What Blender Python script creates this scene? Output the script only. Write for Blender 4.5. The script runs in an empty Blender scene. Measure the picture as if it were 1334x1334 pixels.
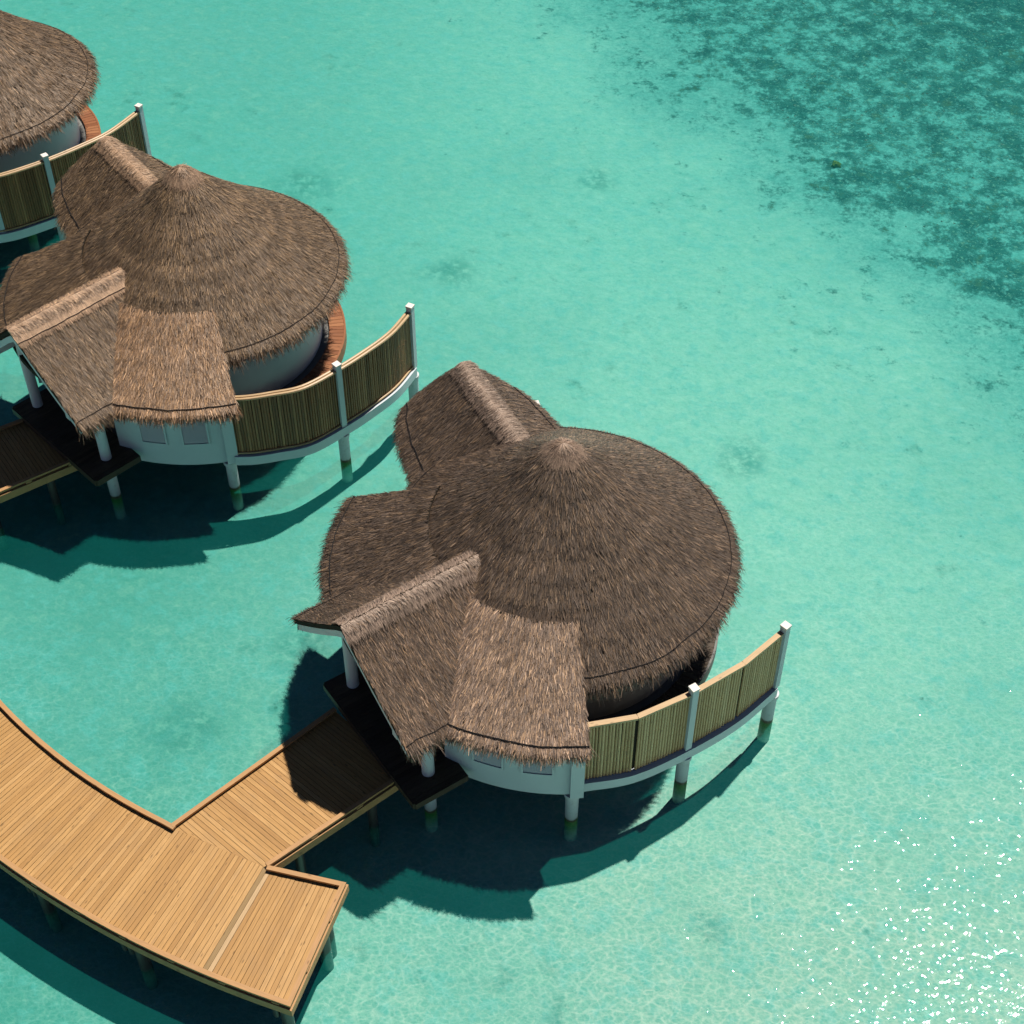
import bpy, math, random
import numpy as np
from mathutils import Vector
R_ = math.radians
rng = np.random.default_rng(7)
random.seed(7)
scene = bpy.context.scene
COL = scene.collection

# ------------------------------------------------------------------ materials
def mat(name):
    m = bpy.data.materials.new(name); m.use_nodes = True
    nt = m.node_tree; nt.nodes.clear()
    out = nt.nodes.new('ShaderNodeOutputMaterial')
    return m, nt, out
class N:
    def __init__(s, nt): s.nt = nt
    def n(s, typ, **kw):
        nd = s.nt.nodes.new('ShaderNode' + typ)
        for k, v in kw.items():
            if k.startswith('i_'):
                nd.inputs[k[2:].replace('_', ' ')].default_value = v
            else: setattr(nd, k, v)
        return nd
    def l(s, a, b): s.nt.links.new(a, b)
    def math(s, op, a, b=None, c=None, clamp=False):
        nd = s.nt.nodes.new('ShaderNodeMath'); nd.operation = op; nd.use_clamp = clamp
        for i, v in enumerate((a, b, c)):
            if v is None: continue
            if isinstance(v, (int, float)): nd.inputs[i].default_value = v
            else: s.l(v, nd.inputs[i])
        return nd.outputs[0]
    def mix(s, f, a, b, blend='MIX'):
        nd = s.nt.nodes.new('ShaderNodeMix'); nd.data_type = 'RGBA'; nd.blend_type = blend
        for sock, v in ((nd.inputs[0], f), (nd.inputs[6], a), (nd.inputs[7], b)):
            if isinstance(v, (int, float)): sock.default_value = v
            elif isinstance(v, tuple): sock.default_value = (*v[:3], 1)
            else: s.l(v, sock)
        return nd.outputs[2]
    def noise(s, vec, scale, detail=3, rough=.55, dist=0.):
        nd = s.n('TexNoise'); nd.inputs['Scale'].default_value = scale; nd.inputs['Detail'].default_value = detail
        nd.inputs['Roughness'].default_value = rough; nd.inputs['Distortion'].default_value = dist
        if vec is not None: s.l(vec, nd.inputs['Vector'])
        return nd
    def ramp(s, f, stops, interp='LINEAR'):
        nd = s.n('ValToRGB'); cr = nd.color_ramp; cr.interpolation = interp
        while len(cr.elements) < len(stops): cr.elements.new(.5)
        for e, (p, c) in zip(cr.elements, stops):
            e.position = p; e.color = (*c, 1) if len(c) == 3 else c
        s.l(f, nd.inputs[0]); return nd.outputs[0]
    def smooth(s, v, a, b):
        nd = s.n('MapRange'); nd.interpolation_type = 'SMOOTHSTEP'
        nd.inputs['From Min'].default_value = a; nd.inputs['From Max'].default_value = b
        s.l(v, nd.inputs['Value']); return nd.outputs[0]
    def bump(s, h, strength, dist):
        b = s.n('Bump'); b.inputs['Strength'].default_value = strength; b.inputs['Distance'].default_value = dist
        s.l(h, b.inputs['Height']); return b.outputs[0]

def principled(g, out, col, rough=.6, normal=None, spec=.5, coat=0):
    p = g.n('BsdfPrincipled')
    if isinstance(col, tuple): p.inputs['Base Color'].default_value = (*col, 1)
    else: g.l(col, p.inputs['Base Color'])
    if isinstance(rough, (int, float)): p.inputs['Roughness'].default_value = rough
    else: g.l(rough, p.inputs['Roughness'])
    p.inputs['Specular IOR Level'].default_value = spec
    if normal is not None: g.l(normal, p.inputs['Normal'])
    g.l(p.outputs[0], out.inputs['Surface'])
    return p

def thatch_mat(name, stops, tint, bands=0., rough=.55, spec=1.0):
    m, nt, out = mat(name); g = N(nt)
    geo = g.n('NewGeometry'); tc = g.n('TexCoord')
    c = g.ramp(geo.outputs['Random Per Island'], stops)
    n1 = g.noise(tc.outputs['Object'], .55, 4, .6)
    n2 = g.noise(tc.outputs['Object'], 3.2, 3, .6)
    v = g.math('ADD', g.math('MULTIPLY', n1.outputs['Fac'], .95), g.math('MULTIPLY', n2.outputs['Fac'], 1.15))
    v = g.math('ADD', v, .0)
    if bands:
        sx = g.n('SeparateXYZ'); g.l(tc.outputs['Object'], sx.inputs[0])
        r = g.math('SQRT', g.math('ADD', g.math('POWER', sx.outputs[0], 2.), g.math('POWER', sx.outputs[1], 2.)))
        rr = g.math('ADD', r, g.math('MULTIPLY', n1.outputs['Fac'], .25))
        b = g.math('POWER', g.math('ABSOLUTE', g.math('SINE', g.math('ADD', g.math('MULTIPLY', rr, 5.2), g.math('MULTIPLY', g.math('SINE', g.math('MULTIPLY', r, 2.3)), .8)))), 5.)
        near = g.math('SUBTRACT', 1., g.smooth(r, 2.0, 3.9))
        v = g.math('ADD', v, g.math('MULTIPLY', g.math('MULTIPLY', b, bands), g.math('ADD', g.math('MULTIPLY', near, .8), .2)))
    vv = g.n('CombineColor')
    for i in range(3): g.l(v, vv.inputs[i])
    c = g.mix(1., c, vv.outputs[0], 'MULTIPLY')
    c = g.mix(1., c, tint, 'MULTIPLY')
    p = principled(g, out, c, rough, None, spec); p.inputs['Specular Tint'].default_value = (1., .84, .70, 1)
    return m

STR_DARK = [(0, (.026, .021, .019)), (.16, (.062, .046, .036)), (.30, (.12, .078, .046)), (.42, (.040, .032, .028)), (.55, (.10, .075, .06)), (.68, (.155, .105, .066)), (.76, (.06, .046, .038)), (.86, (.19, .145, .115)), (.95, (.24, .155, .085)), (1, (.36, .26, .18))]
STR_GOLD = [(0, (.036, .026, .019)), (.16, (.095, .066, .043)), (.30, (.16, .105, .056)), (.42, (.055, .041, .032)), (.55, (.14, .10, .066)), (.68, (.20, .135, .075)), (.76, (.08, .058, .042)), (.86, (.23, .17, .12)), (.95, (.29, .19, .095)), (1, (.42, .30, .19))]
STR_PALE = [(0, (.13, .098, .078)), (.3, (.21, .156, .122)), (.6, (.27, .205, .16)), (.85, (.34, .255, .20)), (1, (.42, .32, .245))]
M = {}
M['thatch_a'] = thatch_mat('thatch dark brown', STR_DARK, (1.06, 1.0, .95), .24)
M['thatch_b'] = thatch_mat('thatch golden brown', STR_GOLD, (1.08, .99, .89), .42)
M['thatch_c'] = thatch_mat('thatch grey brown', STR_GOLD, (1.0, .88, .76), .4)
M['pale_a'] = thatch_mat('thatch pale ridge', STR_PALE, (.98, .9, .84))
M['pale_b'] = thatch_mat('thatch straw ridge', STR_PALE, (1.6, 1.33, 1.02))
M['apex_a'] = thatch_mat('bound apex thatch grey', STR_PALE, (1.05, .92, .82))
M['apex_b'] = thatch_mat('bound apex thatch tan', STR_PALE, (1.3, 1.08, .86))
M['skirt_a'] = thatch_mat('thatch sheen skirt', [(p, tuple(x * 1.0 for x in c)) for p, c in STR_DARK], (2.45, 2.27, 2.15), .12)  # brighter copy of the dark thatch, sun sheen put into the tint
M['porch_a'] = thatch_mat('thatch sheen porch', STR_DARK, (1.4, 1.27, 1.17), .1)  # lifted copy of the dark thatch, sheen of one slope painted in
M['porch_b'] = thatch_mat('thatch tan porch', STR_GOLD, (1.1, 1.02, .95), .1)
M['skirt_b'] = thatch_mat('thatch tan sheen skirt', STR_GOLD, (1.85, 1.55, 1.34), .18)  # brighter copy of the golden thatch, skirt sheen painted into the tint

def simple(name, col, rough=.6, spec=.5, nscale=3., namt=.25, bump=0.):
    m, nt, out = mat(name); g = N(nt); tc = g.n('TexCoord')
    n = g.noise(tc.outputs['Object'], nscale, 5, .6)
    c = g.mix(g.math('MULTIPLY', n.outputs['Fac'], namt * 2, clamp=True), col, tuple(x * .55 for x in col))
    principled(g, out, c, rough, g.bump(n.outputs['Fac'], bump, .02) if bump else None, spec)
    return m
def wood(name, cols, rough=.55, spec=.3, grey=.0):
    m, nt, out = mat(name); g = N(nt)
    geo = g.n('NewGeometry'); at = g.n('Attribute', attribute_name='grain')
    c = g.ramp(geo.outputs['Random Per Island'], cols)
    mp = g.n('Mapping'); mp.inputs['Scale'].default_value = (1.1, 22, 1); g.l(at.outputs['Vector'], mp.inputs[0])
    n = g.noise(mp.outputs[0], 2.2, 5, .65, .6)
    k = g.n('TexVoronoi'); mk = g.n('Mapping'); mk.inputs['Scale'].default_value = (1.5, 5, 1); g.l(at.outputs['Vector'], mk.inputs[0]); g.l(mk.outputs[0], k.inputs['Vector']); k.inputs['Scale'].default_value = 1.6
    knot = g.math('SUBTRACT', 1., g.smooth(k.outputs['Distance'], .03, .17))
    f = g.smooth(n.outputs['Fac'], .3, .72)
    c = g.mix(g.math('MULTIPLY', f, .5), c, tuple(x * .45 for x in cols[len(cols)//2][1]), 'MIX')
    gm = g.n('Mapping'); gm.inputs['Scale'].default_value = (.55, 3.5, 1); g.l(at.outputs['Vector'], gm.inputs[0]); gn = g.noise(gm.outputs[0], 2.4, 4, .65)
    c = g.mix(g.math('MULTIPLY', g.smooth(gn.outputs['Fac'], .55, .75), .4), c, tuple(x*.55+.06 for x in cols[len(cols)//2][1]))
    c = g.mix(g.math('MULTIPLY', knot, .75), c, tuple(x * .3 for x in cols[0][1]))
    tc = g.n('TexCoord'); big = g.noise(tc.outputs['Object'], .9, 4, .6)
    st = g.smooth(big.outputs['Fac'], .46, .72)
    c = g.mix(g.math('MULTIPLY', st, .35), c, tuple(x * .62 + .03 for x in cols[len(cols)//2][1]))
    principled(g, out, c, rough, g.bump(n.outputs['Fac'], .25, .004), spec)
    return m
M['deck_wood'] = wood('honey timber', [(0, (.43, .225, .072)), (.25, (.49, .264, .087)), (.5, (.525, .287, .097)), (.75, (.555, .309, .108)), (1, (.60, .345, .13))])
M['kerb_wood'] = wood('kerb timber', [(0, (.45, .23, .09)), (1, (.58, .33, .14))])
M['stained'] = wood('stained board', [(0, (.33, .21, .085)), (1, (.36, .22, .09))])
M['dark_wood'] = wood('dark weathered and shade-toned timber', [(0, (.055, .036, .022)), (.5, (.085, .055, .032)), (1, (.12, .08, .045))])
M['red_wood'] = wood('reddish terrace timber', [(0, (.24, .085, .032)), (.5, (.33, .125, .05)), (1, (.44, .19, .08))])
def bamboo(name, cols):
    m, nt, out = mat(name); g = N(nt); geo = g.n('NewGeometry'); at = g.n('Attribute', attribute_name='grain')
    c = g.ramp(geo.outputs['Random Per Island'], cols)
    mp = g.n('Mapping'); mp.inputs['Scale'].default_value = (2.5, 40, 1); g.l(at.outputs['Vector'], mp.inputs[0])
    n = g.noise(mp.outputs[0], 1.5, 3, .6)
    c = g.mix(g.math('MULTIPLY', g.smooth(n.outputs['Fac'], .5, .75), .4), c, tuple(x*.45 for x in cols[0][1]))
    principled(g, out, c, .4, None, .5); return m
M['bamboo_a'] = bamboo('pale bamboo', [(0, (.52, .30, .13)), (.5, (.64, .39, .18)), (1, (.76, .50, .26))])
M['bamboo_b'] = bamboo('weathered bamboo', [(0, (.23, .085, .032)), (.5, (.37, .145, .055)), (1, (.54, .25, .11))])
M['rail'] = wood('rail timber', [(0, (.55, .36, .18)), (1, (.66, .45, .24))], .4)
M['white'] = simple('white render', (.66, .71, .73), .6, .4, 2.2, .16, .15)
M['cap'] = simple('bare pale cap', (.82, .76, .68), .6, .4, 5., .1)
M['sandwall'] = simple('sand coloured render', (.62, .58, .50), .8, .3, 2., .15)
M['louvre'] = simple('grey blue louvre', (.70, .72, .71), .5, .5, 4., .1)
M['rope'] = simple('dark net rope', (.018, .016, .016), .8, .2, 6., .2)
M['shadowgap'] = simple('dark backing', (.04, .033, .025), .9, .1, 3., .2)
M['under'] = simple('grey concrete slab', (.25, .24, .22), .9, .2, 2., .2)

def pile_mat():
    m, nt, out = mat('painted pile with tide band and murk fade'); g = N(nt)
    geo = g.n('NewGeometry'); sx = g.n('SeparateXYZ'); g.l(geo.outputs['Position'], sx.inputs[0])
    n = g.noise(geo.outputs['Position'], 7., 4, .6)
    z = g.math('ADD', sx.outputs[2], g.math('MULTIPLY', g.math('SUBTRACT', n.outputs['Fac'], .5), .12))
    c = g.ramp(g.math('MULTIPLY', g.math('ADD', z, .6), .6), [(0, (.30, .46, .40)), (.16, (.10, .24, .14)), (.28, (.06, .17, .035)), (.34, (.06, .17, .03)), (.385, (.05, .05, .02)), (.41, (.10, .08, .05)), (.44, (.42, .46, .47)), (.62, (.50, .55, .57)), (1, (.62, .64, .64))])  # tide band, then lowest stops fade to bed teal, painting in water haze
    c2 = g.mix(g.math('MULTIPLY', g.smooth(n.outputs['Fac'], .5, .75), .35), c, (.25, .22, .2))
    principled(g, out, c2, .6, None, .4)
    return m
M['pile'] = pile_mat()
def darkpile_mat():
    m, nt, out = mat('wet dark pile with murk fade'); g = N(nt); geo = g.n('NewGeometry'); sx = g.n('SeparateXYZ'); g.l(geo.outputs['Position'], sx.inputs[0])
    c = g.ramp(g.math('MULTIPLY', g.math('ADD', sx.outputs[2], .6), .6), [(0, (.06, .16, .14)), (.2, (.05, .13, .11)), (.34, (.035, .08, .06)), (.42, (.035, .035, .035)), (1, (.07, .06, .05))])  # underwater stops turn teal, murk of the water put into the colour
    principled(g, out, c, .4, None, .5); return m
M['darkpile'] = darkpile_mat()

# ------------------------------------------------------------------ mesh builder
class MB:
    def __init__(s): s.v = []; s.f = []; s.m = []; s.g = []; s.q = []; s.qm = []; s.nv = 0
    def add(s, verts, faces, mi=0, grain=None):
        verts = np.asarray(verts, float).reshape(-1, 3); b = s.nv
        s.v.append(verts); s.nv += len(verts)
        s.g.append(np.zeros((len(verts), 3)) if grain is None else np.asarray(grain, float).reshape(-1, 3))
        for f in faces: s.f.append([i + b for i in f]); s.m.append(mi)
        return b
    def quads(s, verts, quads, mi=0):
        verts = np.asarray(verts, float).reshape(-1, 3); b = s.nv
        s.v.append(verts); s.nv += len(verts); s.g.append(np.zeros((len(verts), 3)))
        s.q.append(np.asarray(quads, int) + b); s.qm.append(np.full(len(quads), mi))
    def prism(s, poly, z0, z1, mi=0, dirv=None, top_only=False):
        """poly = list of xy (counter clockwise); grain runs along dirv"""
        poly = [tuple(p[:2]) for p in poly]; n = len(poly)
        a = sum(poly[i][0]*poly[(i+1)%n][1]-poly[(i+1)%n][0]*poly[i][1] for i in range(n))
        if a < 0: poly = poly[::-1]
        V = [(x, y, z0) for x, y in poly] + [(x, y, z1) for x, y in poly]
        F = [list(range(n))[::-1], list(range(n, 2*n))] + [[i, (i+1) % n, n+(i+1) % n, n+i] for i in range(n)]
        gr = None
        if dirv is not None:
            d = np.array(dirv[:2], float); d /= np.linalg.norm(d); o = random.random()*60
            P = np.array(V)[:, :2]; gr = np.c_[P@d + o, P@np.array([-d[1], d[0]]) + random.random()*9, np.array(V)[:, 2]]
        s.add(V, F, mi, gr)
    def box(s, c, size, rz=0., mi=0, tilt=None):
        sx, sy, sz = [k/2 for k in size]
        P = np.array([(x, y, z) for z in (-sz, sz) for x, y in ((-sx, -sy), (sx, -sy), (sx, sy), (-sx, sy))])
        G = P.copy()
        ca, sa = math.cos(rz), math.sin(rz)
        Q = np.c_[P[:, 0]*ca - P[:, 1]*sa, P[:, 0]*sa + P[:, 1]*ca, P[:, 2]] + np.array(c)
        o = random.random()*50
        if size[0] >= size[1]: gr = np.c_[G[:, 0]+o, G[:, 1], G[:, 2]]
        else: gr = np.c_[G[:, 1]+o, G[:, 0], G[:, 2]]
        s.add(Q, [[3, 2, 1, 0], [4, 5, 6, 7], [0, 1, 5, 4], [1, 2, 6, 5], [2, 3, 7, 6], [3, 0, 4, 7]], mi, gr)
    def bar(s, a, b, w, h, mi=0):
        """square bar from a to b, width w (horizontal), height h"""
        a = np.array(a, float); b = np.array(b, float); d = b-a; L = np.linalg.norm(d); d /= L
        up = np.array([0, 0, 1.]); 
        if abs(d[2]) > .95: up = np.array([0, 1., 0])
        sd = np.cross(d, up); sd /= np.linalg.norm(sd); u = np.cross(sd, d)
        P = []; G = []
        for t, p in ((0, a), (L, b)):
            for i, j in ((-1, -1), (1, -1), (1, 1), (-1, 1)):
                P.append(p + sd*i*w/2 + u*j*h/2); G.append((t, i*w/2, j*h/2))
        G = np.array(G); G[:, 0] += random.random()*50
        s.add(P, [[0, 1, 2, 3], [7, 6, 5, 4], [1, 0, 4, 5], [2, 1, 5, 6], [3, 2, 6, 7], [0, 3, 7, 4]], mi, G)
    def cyl(s, a, b, r0, r1=None, n=14, mi=0, caps=True):
        a = np.array(a, float); b = np.array(b, float); r1 = r0 if r1 is None else r1
        d = b-a; L = np.linalg.norm(d); d /= L
        up = np.array([0, 0, 1.]) if abs(d[2]) < .9 else np.array([1., 0, 0])
        x = np.cross(up, d); x /= np.linalg.norm(x); y = np.cross(d, x)
        P = []; G = []; o = random.random()*50
        for p, r, t in ((a, r0, 0), (b, r1, L)):
            for k in range(n):
                q = 2*math.pi*k/n; P.append(p + (x*math.cos(q)+y*math.sin(q))*r); G.append((t+o, r*q*.3, 0))
        F = [[k, (k+1) % n, n+(k+1) % n, n+k] for k in range(n)]
        if caps: F += [list(range(n))[::-1], list(range(n, 2*n))]
        s.add(P, F, mi, G)
    def tube(s, path, r, n=6, mi=0):
        path = np.array(path, float)
        if len(path) < 2: return
        T = np.gradient(path, axis=0); T /= np.linalg.norm(T, axis=1)[:, None]
        up = np.array([0, 0, 1.]); P = []; o = random.random()*50
        for p, t in zip(path, T):
            x = np.cross(t, up); x /= np.linalg.norm(x); y = np.cross(x, t)
            for k in range(n):
                q = 2*math.pi*k/n; P.append(p+(x*math.cos(q)+y*math.sin(q))*r)
        m = len(path); d = np.r_[0, np.cumsum(np.linalg.norm(np.diff(path, axis=0), axis=1))]
        G = np.array([(d[i]+o, k*.01, 0) for i in range(m) for k in range(n)])
        F = [[i*n+k, i*n+(k+1) % n, (i+1)*n+(k+1) % n, (i+1)*n+k] for i in range(m-1) for k in range(n)]
        F += [list(range(n))[::-1], list(range((m-1)*n, m*n))]
        s.add(P, F, mi, G)
    def sweep(s, path, sec, mi=0, closed_sec=True):
        """sweep a section [(offset to the right, z)] along a horizontal path [(x,y)]"""
        path = np.array(path, float)[:, :2]; m = len(path); k = len(sec)
        P = []; d = np.r_[0, np.cumsum(np.linalg.norm(np.diff(path, axis=0), axis=1))]; G = []; o = random.random()*50
        for i in range(m):
            t0 = path[i]-path[i-1] if i > 0 else path[1]-path[0]
            t1 = path[i+1]-path[i] if i < m-1 else path[-1]-path[-2]
            t0 = t0/np.linalg.norm(t0); t1 = t1/np.linalg.norm(t1)
            n0 = np.array([t0[1], -t0[0]]); n1 = np.array([t1[1], -t1[0]]); nn = n0+n1; nn /= np.linalg.norm(nn)
            nn = nn/max(.3, nn@n0)
            for (off, z) in sec: P.append((*(path[i]+nn*off), z)); G.append((d[i]+o, off, z))
        F = [[i*k+j, (i+1)*k+j, (i+1)*k+(j+1) % k, i*k+(j+1) % k] for i in range(m-1) for j in range(k)]
        F += [list(range(k)), list(range((m-1)*k, m*k))[::-1]]
        s.add(P, F, mi, G)
    def build(s, name, mats, parent=None, smooth=False):
        if not isinstance(mats, (list, tuple)): mats = [mats]
        me = bpy.data.meshes.new(name)
        V = np.concatenate(s.v); G = np.concatenate(s.g)
        loops = []; starts = []; mi = []; c = 0
        for f, m in zip(s.f, s.m): loops.extend(f); starts.append(c); c += len(f); mi.append(m)
        L = [np.array(loops, int)]; S = [np.array(starts, int)]; MI = [np.array(mi, int)]
        for q, qm in zip(s.q, s.qm):
            L.append(q.ravel()); S.append(c+np.arange(len(q))*4); c += 4*len(q); MI.append(qm)
        L = np.concatenate(L); S = np.concatenate(S); MI = np.concatenate(MI)
        me.vertices.add(len(V)); me.vertices.foreach_set('co', V.ravel().astype(np.float32))
        me.loops.add(len(L)); me.loops.foreach_set('vertex_index', L.astype(np.int32))
        me.polygons.add(len(S)); me.polygons.foreach_set('loop_start', S.astype(np.int32))
        me.polygons.foreach_set('material_index', MI.astype(np.int32))
        me.polygons.foreach_set('use_smooth', np.full(len(S), bool(smooth)))
        for m in mats: me.materials.append(m)
        at = me.attributes.new('grain', 'FLOAT_VECTOR', 'POINT'); at.data.foreach_set('vector', G.ravel().astype(np.float32))
        me.update(calc_edges=True); me.validate()
        if smooth:
            try: me.set_sharp_from_angle(angle=R_(35))
            except Exception: pass
        o = bpy.data.objects.new(name, me); COL.objects.link(o)
        if parent: o.parent = parent
        return o
def empty(name, loc, rz=0.):
    o = bpy.data.objects.new(name, None); COL.objects.link(o); o.location = loc; o.rotation_euler = (0, 0, rz); o.empty_display_size = .3
    return o
def tag(o, label=None, cat=None, group=None, kind=None):
    if label: o['label'] = label
    if cat: o['category'] = cat
    if group: o['group'] = group
    if kind: o['kind'] = kind
    return o
def clip_strip(poly, d, lo, hi):
    """convex polygon clipped to lo <= p.d <= hi"""
    def half(P, sgn, lim):
        out = []
        for i in range(len(P)):
            a, b = P[i], P[(i+1) % len(P)]; fa = sgn*(a@d-lim); fb = sgn*(b@d-lim)
            if fa <= 0: out.append(a)
            if (fa < 0 < fb) or (fb < 0 < fa): out.append(a+(b-a)*fa/(fa-fb))
        return out
    P = half([np.array(p, float) for p in poly], 1, hi)
    return half(P, -1, lo) if len(P) > 2 else []
def planks(mb, poly, d, pitch, gap, z0, z1, mi=0):
    """boards across direction d filling a convex polygon"""
    d = np.array(d, float); d /= np.linalg.norm(d); t = np.array([-d[1], d[0]])
    pr = [np.array(p)@d for p in poly]; k = min(pr) + .002
    while k < max(pr):
        P = clip_strip(poly, d, k+gap/2, k+pitch-gap/2)
        if len(P) > 2:
            j = random.uniform(-.0035, .0035)
            mb.prism(P, z0, z1+j, mi, t)
        k += pitch
def inpoly(x, y, poly):
    c = np.zeros(x.shape, bool); n = len(poly)
    for i in range(n):
        x1, y1 = poly[i]; x2, y2 = poly[(i+1) % n]
        hit = ((y1 > y) != (y2 > y)) & (x < (x2-x1)*(y-y1)/((y2-y1) if y2 != y1 else 1e-9)+x1)
        c ^= hit
    return c

# ------------------------------------------------------------------ thatch
class Roof:
    """height field z(x,y) over a (s,t) patch; t runs down the slope"""
    def __init__(s, zf, P, inside, thick=.16): s.zf = zf; s.P = P; s.inside = inside; s.thick = thick
    def shell(s, mb, ns, nt, mi=0, drop=.05):
        S, T = np.meshgrid(np.linspace(0, 1, ns), np.linspace(0, 1, nt), indexing='ij')
        X, Y = s.P(S.ravel(), T.ravel()); Z = s.zf(X, Y) - drop
        a = np.c_[X, Y, Z]; b = np.c_[X, Y, Z-s.thick]; k = ns*nt
        i, j = np.meshgrid(np.arange(ns-1), np.arange(nt-1), indexing='ij'); i = i.ravel(); j = j.ravel()
        q = np.c_[i*nt+j, i*nt+j+1, (i+1)*nt+j+1, (i+1)*nt+j]
        Q = [q, (q+k)[:, ::-1]]
        e = np.arange(ns-1); f = np.arange(nt-1)
        Q.append(np.c_[e*nt+nt-1, e*nt+nt-1+k, (e+1)*nt+nt-1+k, (e+1)*nt+nt-1])
        Q.append(np.c_[e*nt, (e+1)*nt, (e+1)*nt+k, e*nt+k])
        Q.append(np.c_[f, f+k, f+1+k, f+1]); o = (ns-1)*nt
        Q.append(np.c_[o+f, o+f+1, o+f+1+k, o+f+k])
        mb.quads(np.r_[a, b], np.concatenate(Q), mi)
    def sample(s, dens, others=(), margin=.03):
        M_ = 90000; S = rng.random(M_); T = rng.random(M_); e = 1e-3
        def p3(S, T):
            x, y = s.P(S, T); return np.c_[x, y, s.zf(x, y)]
        p = p3(S, T); ds = (p3(S+e, T)-p)/e; dt = (p3(S, T+e)-p)/e
        A = np.linalg.norm(np.cross(ds, dt), axis=1); area = A.mean()
        n = int(area*dens); w = A/A.sum(); idx = rng.choice(M_, n, p=w)
        S = np.clip(S[idx]+rng.normal(0, 2e-3, n), 0, 1); T = np.clip(T[idx]+rng.normal(0, 2e-3, n), 0, 1)
        x, y = s.P(S, T); z = s.zf(x, y); keep = np.ones(n, bool)
        for o in others: keep &= ~(o.inside(x, y) & (o.zf(x, y) > z+margin))
        return x[keep], y[keep]
    def frame(s, x, y):
        e = .06; gx = (s.zf(x+e, y)-s.zf(x-e, y))/(2*e); gy = (s.zf(x, y+e)-s.zf(x, y-e))/(2*e)
        n = np.c_[-gx, -gy, np.ones_like(gx)]; n /= np.linalg.norm(n, axis=1)[:, None]
        g2 = np.maximum(gx*gx+gy*gy, 1e-6); d = np.c_[-gx, -gy, -g2]; d /= np.linalg.norm(d, axis=1)[:, None]
        return n, d
def blades(mb, p, n, d, L, w, lift, mi, spread=.2, roll=.45, bend=.12, two=True):
    k = len(p)
    if k == 0: return
    sd = np.cross(n, d); ang = rng.normal(0, spread, k)[:, None]
    d = d*np.cos(ang)+sd*np.sin(ang); sd = np.cross(n, d)
    lf = lift[:, None]; d1 = d*np.cos(lf)+n*np.sin(lf); n1 = n*np.cos(lf)-d*np.sin(lf)
    ro = rng.normal(0, roll, k)[:, None]; W = sd*np.cos(ro)+n1*np.sin(ro)
    L = L[:, None]; w = w[:, None]
    p0 = p - n*.015; p1 = p0+d1*L*.55; p2 = p0+d1*L - n1*L*bend*rng.random((k, 1))
    if not two:
        V = np.stack([p0-W*w/2, p0+W*w/2, p2-W*w*.3, p2+W*w*.3], 1).reshape(-1, 3); b = np.arange(k)*4
        mb.quads(V, np.c_[b, b+1, b+3, b+2], mi); return
    V = np.stack([p0-W*w/2, p0+W*w/2, p1-W*w*.48, p1+W*w*.48, p2-W*w*.18, p2+W*w*.18], 1).reshape(-1, 3)
    b = np.arange(k)*6
    Q = np.concatenate([np.c_[b, b+1, b+3, b+2], np.c_[b+2, b+3, b+5, b+4]])
    mb.quads(V, Q, mi)
def cover(mb, roof, dens, mi, others=(), sel=None, L=(.11, .30), w=(.008, .018), lift=(.03, .15), spread=.17, roll=.32):
    x, y = roof.sample(dens, others)
    if sel is not None: q = sel(x, y); x, y = x[q], y[q]
    n, d = roof.frame(x, y); k = len(x)
    p = np.c_[x, y, roof.zf(x, y)]
    blades(mb, p, n, d, rng.uniform(*L, k), rng.uniform(*w, k), rng.uniform(*lift, k), mi, spread, roll, .1, False)
def fringe(mb, roof, ex, ey, mi, others=(), dens=650, back=.22, L=(.18, .46), droop=.55, depth=.13):
    """loose ends hanging over an eave line given as dense arrays ex, ey"""
    seg = np.hypot(np.diff(ex), np.diff(ey)); tot = seg.sum(); k = int(tot*dens)
    u = np.sort(rng.random(k))*tot; cs = np.r_[0, np.cumsum(seg)]
    x = np.interp(u, cs, ex); y = np.interp(u, cs, ey)
    clump = .75+.5*np.interp(u, np.arange(0, tot+.3, .09), rng.random(len(np.arange(0, tot+.3, .09))))
    n, d = roof.frame(x, y); h = d[:, :2]/np.linalg.norm(d[:, :2], axis=1)[:, None]
    bk = rng.random(k)*back; x2 = x-h[:, 0]*bk; y2 = y-h[:, 1]*bk
    keep = np.ones(k, bool); z = roof.zf(x, y)
    for o in others: keep &= ~(o.inside(x, y) & (o.zf(x, y) > z-.12))
    dp = rng.random(k)**1.6*depth
    p = np.c_[x2, y2, roof.zf(x2, y2)-dp]
    n, d = roof.frame(x2, y2)
    lift = .10-rng.random(k)*droop*(.4+dp/depth)
    p, n, d, lift, clump = p[keep], n[keep], d[keep], lift[keep], clump[keep]; k = len(p)
    blades(mb, p, n, d, rng.uniform(*L, k)*clump+.02, rng.uniform(.009, .022, k), lift, mi, .26, .5, .3)
def rope_runs(par, roof, ex, ey, others, r=.009, up=.012):
    z = roof.zf(ex, ey); ok = np.ones(len(ex), bool)
    for o in others: ok &= ~(o.inside(ex, ey) & (o.zf(ex, ey) > z+.02))
    run = []
    wob = np.convolve(rng.normal(0, .022, len(ex)+8), np.ones(9)/9*1.6, 'valid')
    n, d = roof.frame(ex, ey)
    for i in range(len(ex)):
        if ok[i]: run.append((ex[i]+d[i, 0]*wob[i], ey[i]+d[i, 1]*wob[i], z[i]+d[i, 2]*wob[i]+up))
        if not ok[i] or i == len(ex)-1:
            if len(run) > 6: mb = MB(); mb.tube(run, r, 5); mb.build('hem_rope', M['rope'], par)
            run = []

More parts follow.
